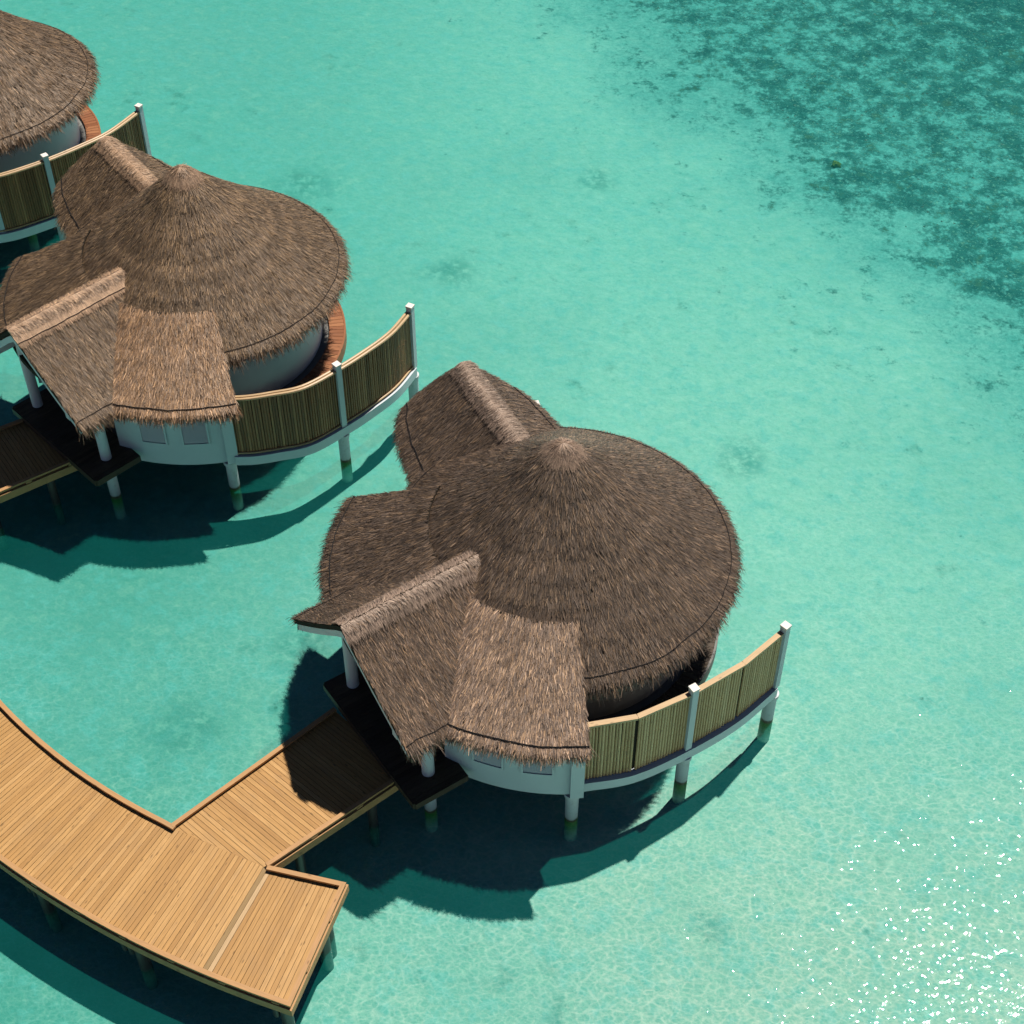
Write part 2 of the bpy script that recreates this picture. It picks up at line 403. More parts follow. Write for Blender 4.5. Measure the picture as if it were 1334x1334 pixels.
def make_villa(cx, cy, rz, label, cfg):
    V = empty('overwater_villa', (cx, cy, 0), R_(rz)); tag(V, label, 'villa', 'thatched villas standing over the lagoon')
    RE = cfg.get('R', 4.0); k2 = cfg['key']
    TH, PL, SK = M['thatch_'+k2], M['pale_'+('b' if k2 != 'a' else 'a')], M['skirt_'+('b' if k2 != 'a' else 'a')]
    DENS = cfg.get('dens', 1750)
    # -- cone
    crs = lambda r: .007*((r/.46+.12*np.sin(r*3.1)) % 1.)
    cz = lambda x, y: crs(np.hypot(x, y))+7.17-.98*np.sqrt(x*x+y*y+.012)+.0325*(x*x+y*y)+.1
    cone = Roof(cz, lambda S, T: ((.02+(RE-.02)*T)*np.cos(2*math.pi*S), (.02+(RE-.02)*T)*np.sin(2*math.pi*S)), lambda x, y: x*x+y*y < RE*RE)
    # -- skirt (ring sector lean-to either side of the porch)
    t0, t1 = R_(cfg.get('sk0', -57)), R_(cfg.get('sk1', 61.5)); r0, r1 = 3.0, 5.38
    sz = lambda x, y: 3.37+(r1-np.hypot(x, y))*.52+.02*(r1-np.hypot(x, y))**2
    def s_in(x, y):
        r = np.hypot(x, y); t = np.arctan2(y, x); return (r > r0) & (r < r1) & (t > t0) & (t < t1)
    skirt = Roof(sz, lambda S, T: ((r0+(r1-r0)*T)*np.cos(t0+(t1-t0)*S), (r0+(r1-r0)*T)*np.sin(t0+(t1-t0)*S)), s_in)
    # -- porch gable
    y0a, y0b = .12, .30            # ridge drifts sideways a little
    rl = lambda x: y0a+(y0b-y0a)*(x-2.2)/3.7
    rzz = lambda x: 5.2+.10*(x-2.2)/3.7
    pz = lambda x, y: rzz(x)-.93*np.sqrt((y-rl(x))**2+.004)+.05*(y-rl(x))**2
    xf, xb = 5.88, 1.7
    def porch_side(sgn):
        hw = 2.32 if sgn > 0 else 2.05
        xe = 5.76 if sgn > 0 else 6.05
        def P(S, T):
            xt = xb+(xf+(xe-xf)*T-xb)*S
            return xt, rl(xt)+sgn*hw*T
        poly = [(xb, rl(xb)), (xf, rl(xf)), (xe, rl(xe)+sgn*hw), (xb, rl(xb)+sgn*hw)]
        return Roof(pz, P, lambda x, y: inpoly(x, y, poly), .14)
    pR, pL = porch_side(1), porch_side(-1)
    # -- rear gable
    tip = np.array(cfg.get('rtip', (-.9, -5.42))); inn = np.array((-.5, -2.2)); u = (tip-inn)/np.linalg.norm(tip-inn); nn = np.array((-u[1], u[0]))
    zt, zi = 5.2, 5.15; LL = np.linalg.norm(tip-inn)
    def qz(x, y):
        dx, dy = x-inn[0], y-inn[1]; a = dx*u[0]+dy*u[1]; b = dx*nn[0]+dy*nn[1]
        return zi+(zt-zi)*a/LL-.80*np.sqrt(b*b+.006)+.03*b*b-.02
    def rear_side(eave):
        ev = np.array(eave)
        def P(S, T):
            i = S*(len(ev)-1); k = np.clip(i.astype(int) if hasattr(i, 'astype') else int(i), 0, len(ev)-2); f = (i-k)[:, None]
            e = ev[k]*(1-f)+ev[k+1]*f
            rdg = inn+(tip-inn)*np.minimum(S*1.02, 1)[:, None]
            q = rdg*(1-T[:, None])+e*T[:, None]
            bow = (S**3*T*(1-T)*.5)[:, None]*u
            q = q+bow
            return q[:, 0], q[:, 1]
        poly = [tuple(inn), tuple(tip)]+[tuple(e) for e in ev[::-1]]
        return Roof(qz, P, lambda x, y: inpoly(x, y, poly), .14)
    qL = rear_side(cfg.get('rearL', [(1.55, -3.3), (1.42, -4.1), (1.22, -4.9), (.92, -5.6), (.62, -5.95)]))
    qR = rear_side(cfg.get('rearR', [(-2.2, -2.6), (-2.25, -3.2), (-2.25, -3.7), (-2.2, -4.15), (-2.05, -4.6)]))
    ALL = {'cone': cone, 'skirt': skirt, 'pR': pR, 'pL': pL, 'qL': qL, 'qR': qR}
    oth = lambda *nm: [v for k, v in ALL.items() if k not in nm]
    # cone roof ------------------------------------------------------
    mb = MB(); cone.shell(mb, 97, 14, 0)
    cover(mb, cone, DENS, 1, oth('cone'))
    th = np.linspace(0, 2*math.pi, 400); ex, ey = RE*np.cos(th), RE*np.sin(th)
    fringe(mb, cone, ex, ey, 1, oth('cone'))
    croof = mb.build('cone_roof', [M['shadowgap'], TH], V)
    ex, ey = (RE-.06)*np.cos(th+t1), (RE-.06)*np.sin(th+t1); rope_runs(croof, cone, ex, ey, oth('cone'))
    # apex cap: a thicker smooth collar of bound thatch
    capz = lambda x, y: cz(x, y)+.04-.04*np.exp(-((x*x+y*y)/.02))
    cap = Roof(capz, lambda S, T: ((.01+.44*T)*np.cos(2*math.pi*S), (.01+.44*T)*np.sin(2*math.pi*S)), cone.inside, .05)
    mb = MB(); cap.shell(mb, 40, 8, 0, .02)
    cover(mb, cap, 3500, 0, (), None, (.10, .22), (.006, .013), (.0, .05), .25, .3); mb.build('apex_cap', M['apex_'+('a' if k2 == 'a' else 'b')], croof)
    # skirt ------------------------------------------------------------
    mb = MB(); skirt.shell(mb, 60, 10, 0)
    cover(mb, skirt, DENS*1.15, 1, oth('skirt'), lambda x, y: y > 0, (.10, .26)); cover(mb, skirt, DENS*1.15, 2, oth('skirt'), lambda x, y: y <= 0, (.11, .30))  # sheen-bright copy on one side, plain thatch on the other
    th = np.linspace(t0, t1, 200); ex, ey = r1*np.cos(th), r1*np.sin(th)
    h = len(ex)*49//100; fringe(mb, skirt, ex[h:], ey[h:], 1, oth('skirt'), 800, .16, (.14, .36), .5); fringe(mb, skirt, ex[:h+1], ey[:h+1], 2, oth('skirt'), 800, .2, (.2, .44), .5)
    sroof = mb.build('lean_to_roof', [M['shadowgap'], SK, TH], V)
    ex, ey = (r1-.05)*np.cos(th), (r1-.05)*np.sin(th); rope_runs(sroof, skirt, ex, ey, oth('skirt'), .013, .014)
    # porch ------------------------------------------------------------
    mb = MB(); ropes = []
    for r, nm in ((pR, 'pR'), (pL, 'pL')):
        r.shell(mb, 30, 12, 0); mi = 1 if nm == 'pL' else 2; cover(mb, r, DENS, mi, oth('pR', 'pL'))  # plain thatch on the left slope, sheen-tinted copy on the right
        S = np.linspace(0, 1, 90); ex, ey = r.P(S, np.ones(90)); fringe(mb, r, ex, ey, mi, oth('pR', 'pL'), 700)
        ropes.append((r,)+tuple(r.P(S, np.full(90, .98))))
    proof = mb.build('porch_roof', [M['shadowgap'], TH, M['porch_'+('b' if k2 != 'a' else 'a')]], V)
    for r, ex, ey in ropes: rope_runs(proof, r, ex, ey, oth('pR', 'pL'))
    mb = MB()
    W = .40 if k2 == 'b' else .30
    for sg, r in ((1, pR), (-1, pL)):
        def P(S, T, sg=sg):
            xt = 2.15+(xf+.03-2.15)*S; return xt, rl(xt)+sg*W*T
        cr = Roof(lambda x, y: rzz(x)-.93*(np.sqrt((y-rl(x))**2+.02)-.08)+.05*(y-rl(x))**2+.015, P, r.inside, .05)
        if k2 == 'b' and sg > 0: ca, cb = P(np.linspace(0, 1, 60), np.full(60, 1.)); rope_runs(proof, cr, ca, cb, [cone], .011, -.01); cr.shell(mb, 24, 5, 0, .02)
        cover(mb, cr, 2600, 0, [cone], None, (.10, .22), (.007, .015), (-.01, .015), .08, .2)
    mb.build('ridge_cap', PL, proof)
    # rear --------------------------------------------------------------
    mb = MB(); ropes = []
    for r, nm in ((qL, 'qL'), (qR, 'qR')):
        r.shell(mb, 30, 12, 0); cover(mb, r, DENS, 1, oth('qL', 'qR'))
        S = np.linspace(0, 1, 90); ex, ey = r.P(S, np.ones(90)); fringe(mb, r, ex, ey, 1, oth('qL', 'qR'), 650, L=(.15, .36))
        ropes.append((r,)+tuple(r.P(S, np.full(90, .9))))
    rroof = mb.build('rear_roof', [M['shadowgap'], TH], V)
    for r, ex, ey in ropes: rope_runs(rroof, r, ex, ey, oth('qL', 'qR'), .013)
    mb = MB()
    for sg, r in ((1, qL), (-1, qR)):
        def P(S, T, sg=sg):
            q = inn+(tip+u*.04-inn)*S[:, None]+nn*(sg*.26*T)[:, None]; return q[:, 0], q[:, 1]
        def cz2(x, y):
            dx, dy = x-inn[0], y-inn[1]; a = dx*u[0]+dy*u[1]; b = dx*nn[0]+dy*nn[1]
            return zi+(zt-zi)*a/LL-.80*(np.sqrt(b*b+.02)-.08)+.03*b*b+.005
        cr = Roof(cz2, P, r.inside, .06); cr.shell(mb, 24, 5, 0, .02)
        cover(mb, cr, 2600, 0, [cone], None, (.10, .22), (.007, .015), (-.01, .015), .08, .2)
    mb.build('ridge_cap', PL, rroof)
    # gable timbers ------------------------------------------------------
    for sg, r, xe in ((1, pR, 5.76), (-1, pL, 6.05)):
        mb = MB(); T = np.linspace(.0, .97, 8); ex, ey = r.P(np.full(8, .985), T); ez = pz(ex, ey)-.21-.12
        P = [(ex[i]+dx, ey[i], ez[i]+dz) for i in range(8) for dx, dz in ((-.03, -.1), (.03, -.1), (.03, .1), (-.03, .1))]
        mb.add(P, [[i*4+j, i*4+(j+1) % 4, i*4+4+(j+1) % 4, i*4+4+j] for i in range(7) for j in range(4)]+[[3, 2, 1, 0], [28, 29, 30, 31]])
        mb.build('barge_board', M['white'], V)
    for yy in (-1.25, 2.12):
        mb = MB(); mb.box((5.0, yy, 3.42 if yy > 0 else 3.55), (1.55, .18, .24)); mb.build('eave_beam', M['white'], V)
    # walls --------------------------------------------------------------
    Zd = 1.45
    def arcwall(r, a0, a1, z0, z1, th_, n, name, m, par=V):
        mb = MB(); A = np.linspace(R_(a0), R_(a1), n)
        mb.sweep([(r*math.cos(a), r*math.sin(a)) for a in A], [(0, z0), (-th_, z0), (-th_, z1), (0, z1)] if True else 0)
        return mb.build(name, m, par, True)
    arcwall(3.22, -180, 180, Zd-.02, 4.15, .18, 97, 'room_wall', M['sandwall'] if k2 == 'a' else M['white'])
    for a0, a1, nm in ((24, 61.5, 'bath_wall'), (-57, -25, 'bath_wall')):
        bw = arcwall(4.93, a0, a1, 1.06, 3.36, .16, 40, nm, M['white'])
        if a0 > 0:
            for w0, w1 in ((32.5, 40.5), (45.5, 53.5)):
                mb = MB(); A = [R_(w0+(w1-w0)*i/8) for i in range(9)]
                rr = 4.932
                for z0, z1 in ((1.78, 1.84), (2.86, 2.92)):
                    mb.sweep([(rr*math.cos(a), rr*math.sin(a)) for a in A], [(0, z0), (.035, z0), (.035, z1), (0, z1)])
                for a in (A[0], A[-1]):
                    mb.box(((rr+.015)*math.cos(a), (rr+.015)*math.sin(a), 2.35), (.045, .05, 1.14), a)
                wn = mb.build('window', M['white'], V)
                mb = MB()
                for i in range(19):
                    z = 1.87+i*.052
                    mb.sweep([(rr*math.cos(a), rr*math.sin(a)) for a in A[:]], [(.004, z+.03), (.022, z), (.026, z+.006), (.006, z+.036)])
                mb.sweep([(rr*math.cos(a), rr*math.sin(a)) for a in A], [(0.001, 1.84), (.003, 1.84), (.003, 2.86), (0.001, 2.86)])
                mb.build('louvre', M['louvre'], wn)
        if a0 > 0 and cfg.get('corner', True):
            mb = MB(); a = R_(59.6); mb.box((4.95*math.cos(a), 4.95*math.sin(a), 2.2), (.2, .30, 2.26), a); mb.build('corner_pier', M['white'], V)
    mb = MB(); a = R_(60.4)
    p0 = (3.42*math.cos(a), 3.42*math.sin(a)); p1 = (4.76*math.cos(a), 4.76*math.sin(a)); t = (-math.sin(a)*.14, math.cos(a)*.14)
    mb.prism([p0, p1, (p1[0]+t[0], p1[1]+t[1]), (p0[0]+t[0], p0[1]+t[1])], 1.36, 3.3); mb.build('end_wall', M['white'], V)
    # floors ---------------------------------------------------------------
    mb = MB(); mb.prism([(3.72*math.cos(q), 3.72*math.sin(q)) for q in np.linspace(0, 2*math.pi, 72, endpoint=False)], 1.02, 1.36)
    A = np.linspace(R_(-56.8), R_(61.2), 40); ring = [(4.76*math.cos(q), 4.76*math.sin(q)) for q in A]+[(3.723*math.cos(q), 3.723*math.sin(q)) for q in A[::-1]]
    for i in range(39):
        mb.prism([ring[i], ring[i+1], ring[79-i-1], ring[79-i]], 1.04, 1.34)
    mb.build('floor_slab', M['under'], V)
    mb = MB(); nP = 150
    for i in range(nP):
        q0, q1 = 2*math.pi*(i+.04)/nP, 2*math.pi*(i+.96)/nP
        mb.prism([(3.42*math.cos(q0), 3.42*math.sin(q0)), (3.84*math.cos(q0), 3.84*math.sin(q0)), (3.84*math.cos(q1), 3.84*math.sin(q1)), (3.42*math.cos(q1), 3.42*math.sin(q1))], 1.40, 1.46+random.uniform(-.003, .003), 0, (math.cos(q0), math.sin(q0)))
    mb.build('terrace_deck', M['red_wood'] if k2 != 'a' else M['dark_wood'], V)  # nearest villa's deck takes dark timber, roof shade put into its colour
    mb = MB(); A = np.linspace(R_(63), R_(300), 120)
    mb.sweep([(3.845*math.cos(q), 3.845*math.sin(q)) for q in A], [(0, 1.10), (.05, 1.10), (.05, 1.475), (0, 1.475)]); mb.build('deck_rim', M['red_wood'] if k2 != 'a' else M['under'], V)
    # porch platform ---------------------------------------------------------
    ya, yb = cfg.get('plat', (-1.3, 2.68)); xp = 5.72
    mb = MB(); planks(mb, [(4.35, ya), (xp, ya), (xp, yb), (4.35, yb)], (0, 1.), .12, .008, 1.41, 1.45); 
    for yy in (ya+.05, (ya+yb)/2, yb-.05): mb.box(((4.4+xp)/2, yy, 1.325), (xp-4.4, .07, .16))
    mb.box((xp+.022, (ya+yb)/2, 1.35), (.04, yb-ya, .19)); mb.box(((4.35+xp)/2, yb+.022, 1.35), (xp-4.35, .04, .19)); mb.box(((4.35+xp)/2, ya-.022, 1.35), (xp-4.35, .04, .19))
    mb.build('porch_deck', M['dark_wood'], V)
    for yy, xx in ((cfg.get('colL', (5.17, -.93))[1], cfg.get('colL', (5.17, -.93))[0]), (2.14, 5.03)):
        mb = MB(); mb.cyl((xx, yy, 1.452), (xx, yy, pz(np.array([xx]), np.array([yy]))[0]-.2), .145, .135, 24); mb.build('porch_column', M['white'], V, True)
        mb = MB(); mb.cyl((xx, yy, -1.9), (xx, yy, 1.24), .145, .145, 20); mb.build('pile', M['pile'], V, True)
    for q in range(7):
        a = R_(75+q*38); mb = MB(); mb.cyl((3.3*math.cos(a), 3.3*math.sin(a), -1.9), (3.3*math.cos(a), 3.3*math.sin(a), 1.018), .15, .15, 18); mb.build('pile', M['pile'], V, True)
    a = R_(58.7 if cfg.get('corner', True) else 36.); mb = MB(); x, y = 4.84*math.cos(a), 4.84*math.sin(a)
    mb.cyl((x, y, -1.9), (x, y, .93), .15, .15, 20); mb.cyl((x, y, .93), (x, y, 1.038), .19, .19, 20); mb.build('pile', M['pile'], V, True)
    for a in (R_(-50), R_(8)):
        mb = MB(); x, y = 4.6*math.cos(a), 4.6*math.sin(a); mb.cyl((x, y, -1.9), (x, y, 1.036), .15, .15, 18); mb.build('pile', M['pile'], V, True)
    return V

def smooth_path(P, n=10):
    P = np.array(P, float); out = []
    Q = np.r_[[2*P[0]-P[1]], P, [2*P[-1]-P[-2]]]
    for i in range(1, len(Q)-2):
        for t in np.linspace(0, 1, n, endpoint=False):
            a, b, c, d = Q[i-1], Q[i], Q[i+1], Q[i+2]
            out.append(.5*((2*b)+(-a+c)*t+(2*a-5*b+4*c-d)*t*t+(-a+3*b-3*c+d)*t**3))
    out.append(P[-1]); return np.array(out)
def make_fence(loc, rz, label, knots, posts, bam, double, curved, beam_pts=None, curve_start=True):
    F = empty('privacy_fence', (*loc, 0), R_(rz)); tag(F, label, 'fence', 'bamboo screens on the villa terraces')
    kn = [np.array(k, float) for k in knots]
    sm = smooth_path(kn, 10)
    # ring beam, curved
    mb = MB(); mb.sweep(sm, [(.13, 1.03), (.13, 1.33), (-.20, 1.33), (-.20, 1.03)]); mb.build('ring_beam', M['white'], F, True)
    line = smooth_path(kn, 6) if curved else np.array(kn)
    pidx = [np.argmin(np.hypot(*(line-kn[i]).T)) for i in posts]
    stops = sorted(set([0]+pidx))
    if stops[-1] != len(line)-1: stops.append(len(line)-1)
    for a, b in zip(stops[:-1], stops[1:]):
        seg = line[a:b+1]
        if curved: groups = [seg]
        else: groups = [line[i:i+2] for i in range(a, b)]
        for gsg in groups:
            mb = MB(); L = np.r_[0, np.cumsum(np.hypot(*np.diff(gsg, axis=0).T))]; tot = L[-1]
            s0, s1 = .07, tot-.07; npole = int((s1-s0)/.073)
            for i in range(npole+1):
                s = s0+(s1-s0)*i/npole; x = np.interp(s, L, gsg[:, 0]); y = np.interp(s, L, gsg[:, 1])
                r = random.uniform(.033, .038); jx = random.uniform(-.004, .004)
                tp = 3.26+random.uniform(-.015, .015)
                # bamboo: culm segments with slightly swollen nodes
                zz = 1.345+random.uniform(-.004, .01); o = random.random()*.3; P = []
                zs = [zz]; k = zz+o
                while k < tp-.05:
                    if k > zz+.04: zs += [k-.012, k, k+.012]
                    k += random.uniform(.28, .42)
                zs.append(tp); n = 7; V = []; Gr = []
                lx = random.uniform(-.005, .005); oo = random.random()*50
                for j, z in enumerate(zs):
                    rr = r*(1.16 if (j % 3 == 2 and 0 < j < len(zs)-1) else 1.)
                    for q in range(n):
                        an = 2*math.pi*q/n; V.append((x+jx+lx*(z-1.4)+rr*math.cos(an), y+jx+rr*math.sin(an), z)); Gr.append((z+oo, q*.008, 0))
                Fc = [[j*n+q, j*n+(q+1) % n, (j+1)*n+(q+1) % n, (j+1)*n+q] for j in range(len(zs)-1) for q in range(n)]+[list(range((len(zs)-1)*n, len(zs)*n))]
                mb.add(V, Fc, 0, Gr)
            off = 0.045
            mb.sweep(gsg, [(-.028, 1.36), (-.036, 1.36), (-.036, 3.24), (-.028, 3.24)], 2)
            mb.sweep(gsg, [(-.04, 1.6), (-.075, 1.6), (-.075, 1.68), (-.04, 1.68)], 1); mb.sweep(gsg, [(-.04, 2.9), (-.075, 2.9), (-.075, 2.98), (-.04, 2.98)], 1)
            mb.build('bamboo_panel', [bam, M['dark_wood'], M['shadowgap']], F)
            if double:
                for oo in (-.05, .05):
                    mb = MB()
                    hp = np.c_[gsg, np.full(len(gsg), 3.31)]; n2 = np.gradient(gsg, axis=0); n2 /= np.linalg.norm(n2, axis=1)[:, None]
                    hp[:, 0] += n2[:, 1]*oo; hp[:, 1] -= n2[:, 0]*oo
                    mb.tube(hp, .042, 8); mb.build('top_rail', M['rail'], F)
                mb = MB(); hp = np.c_[gsg, np.full(len(gsg), 1.40)]; hp[:, 0] += n2[:, 1]*.045; hp[:, 1] -= n2[:, 0]*.045; mb.tube(hp, .03, 8); mb.build('bottom_rail', M['rail'], F)
            else: mb = MB(); mb.sweep(gsg, [(.06, 3.27), (.06, 3.33), (-.07, 3.33), (-.07, 3.27)]); mb.build('top_rail', M['rail'], F)
    for j, i in enumerate(posts):
        p = line[pidx[j]]; t = sm[min(len(sm)-1, np.argmin(np.hypot(*(sm-p).T))+1)]-sm[max(0, np.argmin(np.hypot(*(sm-p).T))-1)]
        an = math.atan2(t[1], t[0])
        o = np.array([t[1], -t[0]])/np.linalg.norm(t)*.02
        mb = MB(); mb.box((p[0]+o[0], p[1]+o[1], 2.41), (.16, .17, 2.14), an); po = mb.build('post', M['white'], F)
        mb = MB(); mb.box((p[0]+o[0], p[1]+o[1], 3.505), (.185, .195, .05), an); mb.build('post_cap', M['cap'], po)
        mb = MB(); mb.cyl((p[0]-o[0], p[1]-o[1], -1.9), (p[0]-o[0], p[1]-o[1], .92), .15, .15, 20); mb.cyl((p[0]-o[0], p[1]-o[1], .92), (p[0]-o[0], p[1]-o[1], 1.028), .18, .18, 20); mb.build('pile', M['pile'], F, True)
    return F

c1, a1 = (1.10, 25.12), -145.8
c2, a2 = (-8.68, 35.6), -135.5
c3, a3 = (-17.5, 45.3), -130.
make_villa(*c1, a1, 'dark brown thatched round villa nearest the camera, its walkway reaching the sunlit boardwalk', {'key': 'a'})
make_villa(*c2, a2, 'golden brown thatched round villa in the middle, with straw-pale ridge and banded cone roof', {'key': 'b', 'R': 3.95, 'dens': 1650, 'sk1': 63})
make_villa(*c3, a3, 'farthest thatched villa, cut off by the top left corner of the photo', {'key': 'c', 'dens': 950, 'corner': False})
make_fence(c1, a1, 'pale green bamboo fence with flat timber rail curving from the nearest villa', [(2.29, 4.15), (1.2, 4.6), (-.18, 4.76), (-1.62, 4.76), (-2.97, 4.54)], [2, 4], M['bamboo_a'], False, False)
make_fence(c2, a2, 'dark weathered bamboo fence with double pole rail curving from the middle villa', [(2.44, 4.32), (2.05, 4.66), (1.5, 5.0), (.74, 5.38), (-.34, 5.46), (-1.34, 5.44), (-2.34, 5.33), (-3.33, 5.0)], [4, 7], M['bamboo_b'], True, True)
make_fence(c3, a3, 'dark bamboo fence behind the small rear gable of the middle villa, in the top left', [(2.9, 3.9), (2.08, 4.43), (.7, 4.85), (-.57, 5.06), (-1.61, 5.13), (-2.98, 4.9)], [2, 5], M['bamboo_b'], True, True)
# the short screen on the far side of the nearest villa, of which one post shows
make_fence(c1, a1, 'far side screen of the nearest villa, only a white post top showing beside its gable', [(-2.55, -4.62), (-1.6, -4.95), (-.5, -5.05)], [0], M['bamboo_a'], False, False)

# ------------------------------------------------------------------ boardwalk
DZ = 1.2
def arc(c, r, a0, a1, n): return [(c[0]+r*math.cos(R_(a)), c[1]+r*math.sin(R_(a))) for a in np.linspace(a0, a1, n)]
CI, RI, CO, RO = np.array((.45, 34.4)), 17.05, np.array((3.78, 38.98)), 25.30
def hit(c, r, p, d):
    p = np.array(p)-c; d = np.array(d)/np.linalg.norm(d); b = p@d; k = p@p-r*r
    return np.array(c)+p+d*(-b+math.sqrt(b*b-k))
def ang(a): return np.array((math.cos(R_(a)), math.sin(R_(a))))
JL = np.array((-7.40, 19.24)); JR = np.array((-5.20, 18.22)); EI = np.array((-3.52, 17.80)); EO = np.array((-4.42, 15.04))
st = [(EI, EO), (JR, np.array((-6.24, 15.70))), (JL, hit(CO, RO, JL, ang(-117.5)))]
for phi, dr in ((-121.5, -120.5), (-125, -123.8), (-129, -127), (-133, -130.5), (-138, -135), (-144, -140)):
    p = CI+RI*ang(phi); st.append((p, hit(CO, RO, p, ang(dr))))
B = empty('boardwalk', (-7., 17.5, 0)); tag(B, 'sunlit honey coloured timber boardwalk curving across the lower left corner', 'boardwalk')
o2 = np.array((7., -17.5))
mb = MB()
for (ia, oa), (ib, ob) in zip(st[:-1], st[1:]):
    L = (np.linalg.norm(ib-ia)+np.linalg.norm(ob-oa))/2; n = max(2, round(L/.104)); g = .0045/L
    for k in range(n):
        f0, f1 = k/n+g, (k+1)/n-g
        q = [ia+(ib-ia)*f0, ia+(ib-ia)*f1, oa+(ob-oa)*f1, oa+(ob-oa)*f0]
        sp = 1 if (ia is EI and k == n-1) else 2 if (ia is JR and k == 0) else 0
        mb.prism([x+o2 for x in q], DZ-.04, DZ+random.uniform(-.004, .004), sp, (oa-ia))
mb.build('decking', [M['deck_wood'], M['rail'], M['stained']], B)
mb = MB()
for (ia, oa), (ib, ob) in zip(st[:-1], st[1:]): mb.prism([x+o2 for x in (ia, ib, ob, oa)], DZ-.055, DZ-.0425)
mb.build('plank_gap_blocker', M['dark_wood'], B)  # added sheet, keeps sun stripes from leaking between planks onto the bed
inner = [tuple(JL+np.array((.10, -.045)))]+[tuple(x) for x in arc(CI, RI, -118, -145, 16)]
outer = [tuple(EO)]+arc(CO, RO, math.degrees(math.atan2(EO[1]-CO[1], EO[0]-CO[0]))-.6, -146, 30)
sh = lambda P: [(x+7., y-17.5) for x, y in P]
def kerb(path, side, name, closed=False):
    """raised timber on blocks along a deck edge; side=+1 when the deck lies to the right of the path"""
    mb = MB(); s = -side
    a, b = (s*.02, s*-.085)
    sec = [(a, DZ+.055), (b, DZ+.055), (b, DZ+.115), (a, DZ+.115)]
    mb.sweep(path, sec if s < 0 else sec[::-1])
    P = np.array(path); L = np.r_[0, np.cumsum(np.hypot(*np.diff(P, axis=0).T))]
    for q in np.arange(.15, L[-1], 1.2):
        x, y = np.interp(q, L, P[:, 0]), np.interp(q, L, P[:, 1]); x2, y2 = np.interp(min(q+.05, L[-1]), L, P[:, 0]), np.interp(min(q+.05, L[-1]), L, P[:, 1])
        mb.box((x, y, DZ+.032), (.16, .06, .054), math.atan2(y2-y, x2-x))
    k = mb.build('edge_kerb', M['kerb_wood'], B if name == 'B' else name)
    mb = MB(); sec = [(s*.006, DZ-.24), (s*.05, DZ-.24), (s*.05, DZ-.006), (s*.006, DZ-.006)]
    mb.sweep(path, sec if s > 0 else sec[::-1]); mb.build('fascia', M['kerb_wood'], B if name == 'B' else name)
kerb(sh(inner[::-1]), 1, 'B')
kerb(sh([tuple(JR), tuple(EI)]+outer), 1, 'B')
for f in (.12, .5, .88):
    mb = MB()
    pth = [tuple((a*(1-f)+b*f)+o2) for a, b in st]; mb.sweep(pth, [(.05, DZ-.24), (.05, DZ-.045), (-.05, DZ-.045), (-.05, DZ-.24)]); mb.build('joist', M['dark_wood'], B)
for phi in (-109.8, -117.2, -123.3, -129.5, -136):
    a = math.degrees(math.atan2(EO[1]-CO[1], EO[0]-CO[0])) if phi == -109.8 else phi
    for rr, dph in ((RO-.12, 0 if phi != -109.8 else -.45), (RO-2.3, -.7 if phi == -109.8 else 0)):
        p = CO+rr*ang(a+dph)+o2
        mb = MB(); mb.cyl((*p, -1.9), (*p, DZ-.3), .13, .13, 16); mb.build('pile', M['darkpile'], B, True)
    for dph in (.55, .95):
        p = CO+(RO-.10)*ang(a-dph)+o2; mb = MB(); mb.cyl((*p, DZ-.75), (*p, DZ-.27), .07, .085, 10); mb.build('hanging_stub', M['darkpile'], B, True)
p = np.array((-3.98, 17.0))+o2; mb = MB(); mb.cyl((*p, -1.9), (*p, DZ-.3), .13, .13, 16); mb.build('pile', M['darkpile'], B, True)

# ------------------------------------------------------------------ footbridges
def footbridge(poly, label, n_piles, kerbs, dirp):
    c = np.mean(poly, axis=0); Fb = empty('footbridge', (*c, 0)); tag(Fb, label, 'footbridge', 'timber footbridges to the villas')
    mb = MB(); P = [np.array(p)-c for p in poly]; planks(mb, P, dirp, .106, .009, DZ-.04, DZ-.002); mb.build('decking', M['deck_wood'], Fb); mb = MB(); mb.prism(P, DZ-.055, DZ-.0425); mb.build('plank_gap_blocker', M['dark_wood'], Fb)  # second mesh is an added sheet blocking sun through the plank gaps
    Fb.location.z = .003
    for a, b, sd in kerbs: kerb([tuple(np.array(a)-c), tuple(np.array(b)-c)], sd, Fb)
    a, b, _ = kerbs[1]; a = np.array(a)-c; b = np.array(b)-c
    a2, b2, _ = kerbs[0]; a2 = np.array(a2)-c; b2 = np.array(b2)-c
    for f in (.8, .2):
        mb = MB(); mb.bar((*(a*f+b2*(1-f)), DZ-.14), (*(b*f+a2*(1-f)), DZ-.14), .08, .18); mb.build('joist', M['dark_wood'], Fb)
    for f in n_piles:
        for (s, e, w) in ((a, b, .1), (b2, a2, .1)):
            q = s+(e-s)*f; q = q*(1-w)+(c*0)*w
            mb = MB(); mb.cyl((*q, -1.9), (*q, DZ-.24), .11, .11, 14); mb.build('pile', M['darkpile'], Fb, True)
    return Fb
FL, FR = np.array((-4.10, 22.40)), np.array((-2.32, 20.62))
iL = CI+(RI)*ang(-117.6)
footbridge([JL+.0, JR, FR, FL], 'sunlit and half shaded timber footbridge joining the boardwalk to the nearest villa', (.22, .8),
           [(JL, FL, 1), (FR, JR, 1)], (.655, .755))
w0, w1 = np.array((-11.62, 30.62)), np.array((-15.0, 28.30)); v0, v1 = np.array((-13.25, 32.30)), np.array((-16.7, 30.1))
footbridge([v1, w1, w0, v0], 'shaded dark timber footbridge at the left edge below the middle villa', (.15, .6), [(v1, v0, 1), (w0, w1, 1)], w0-w1)

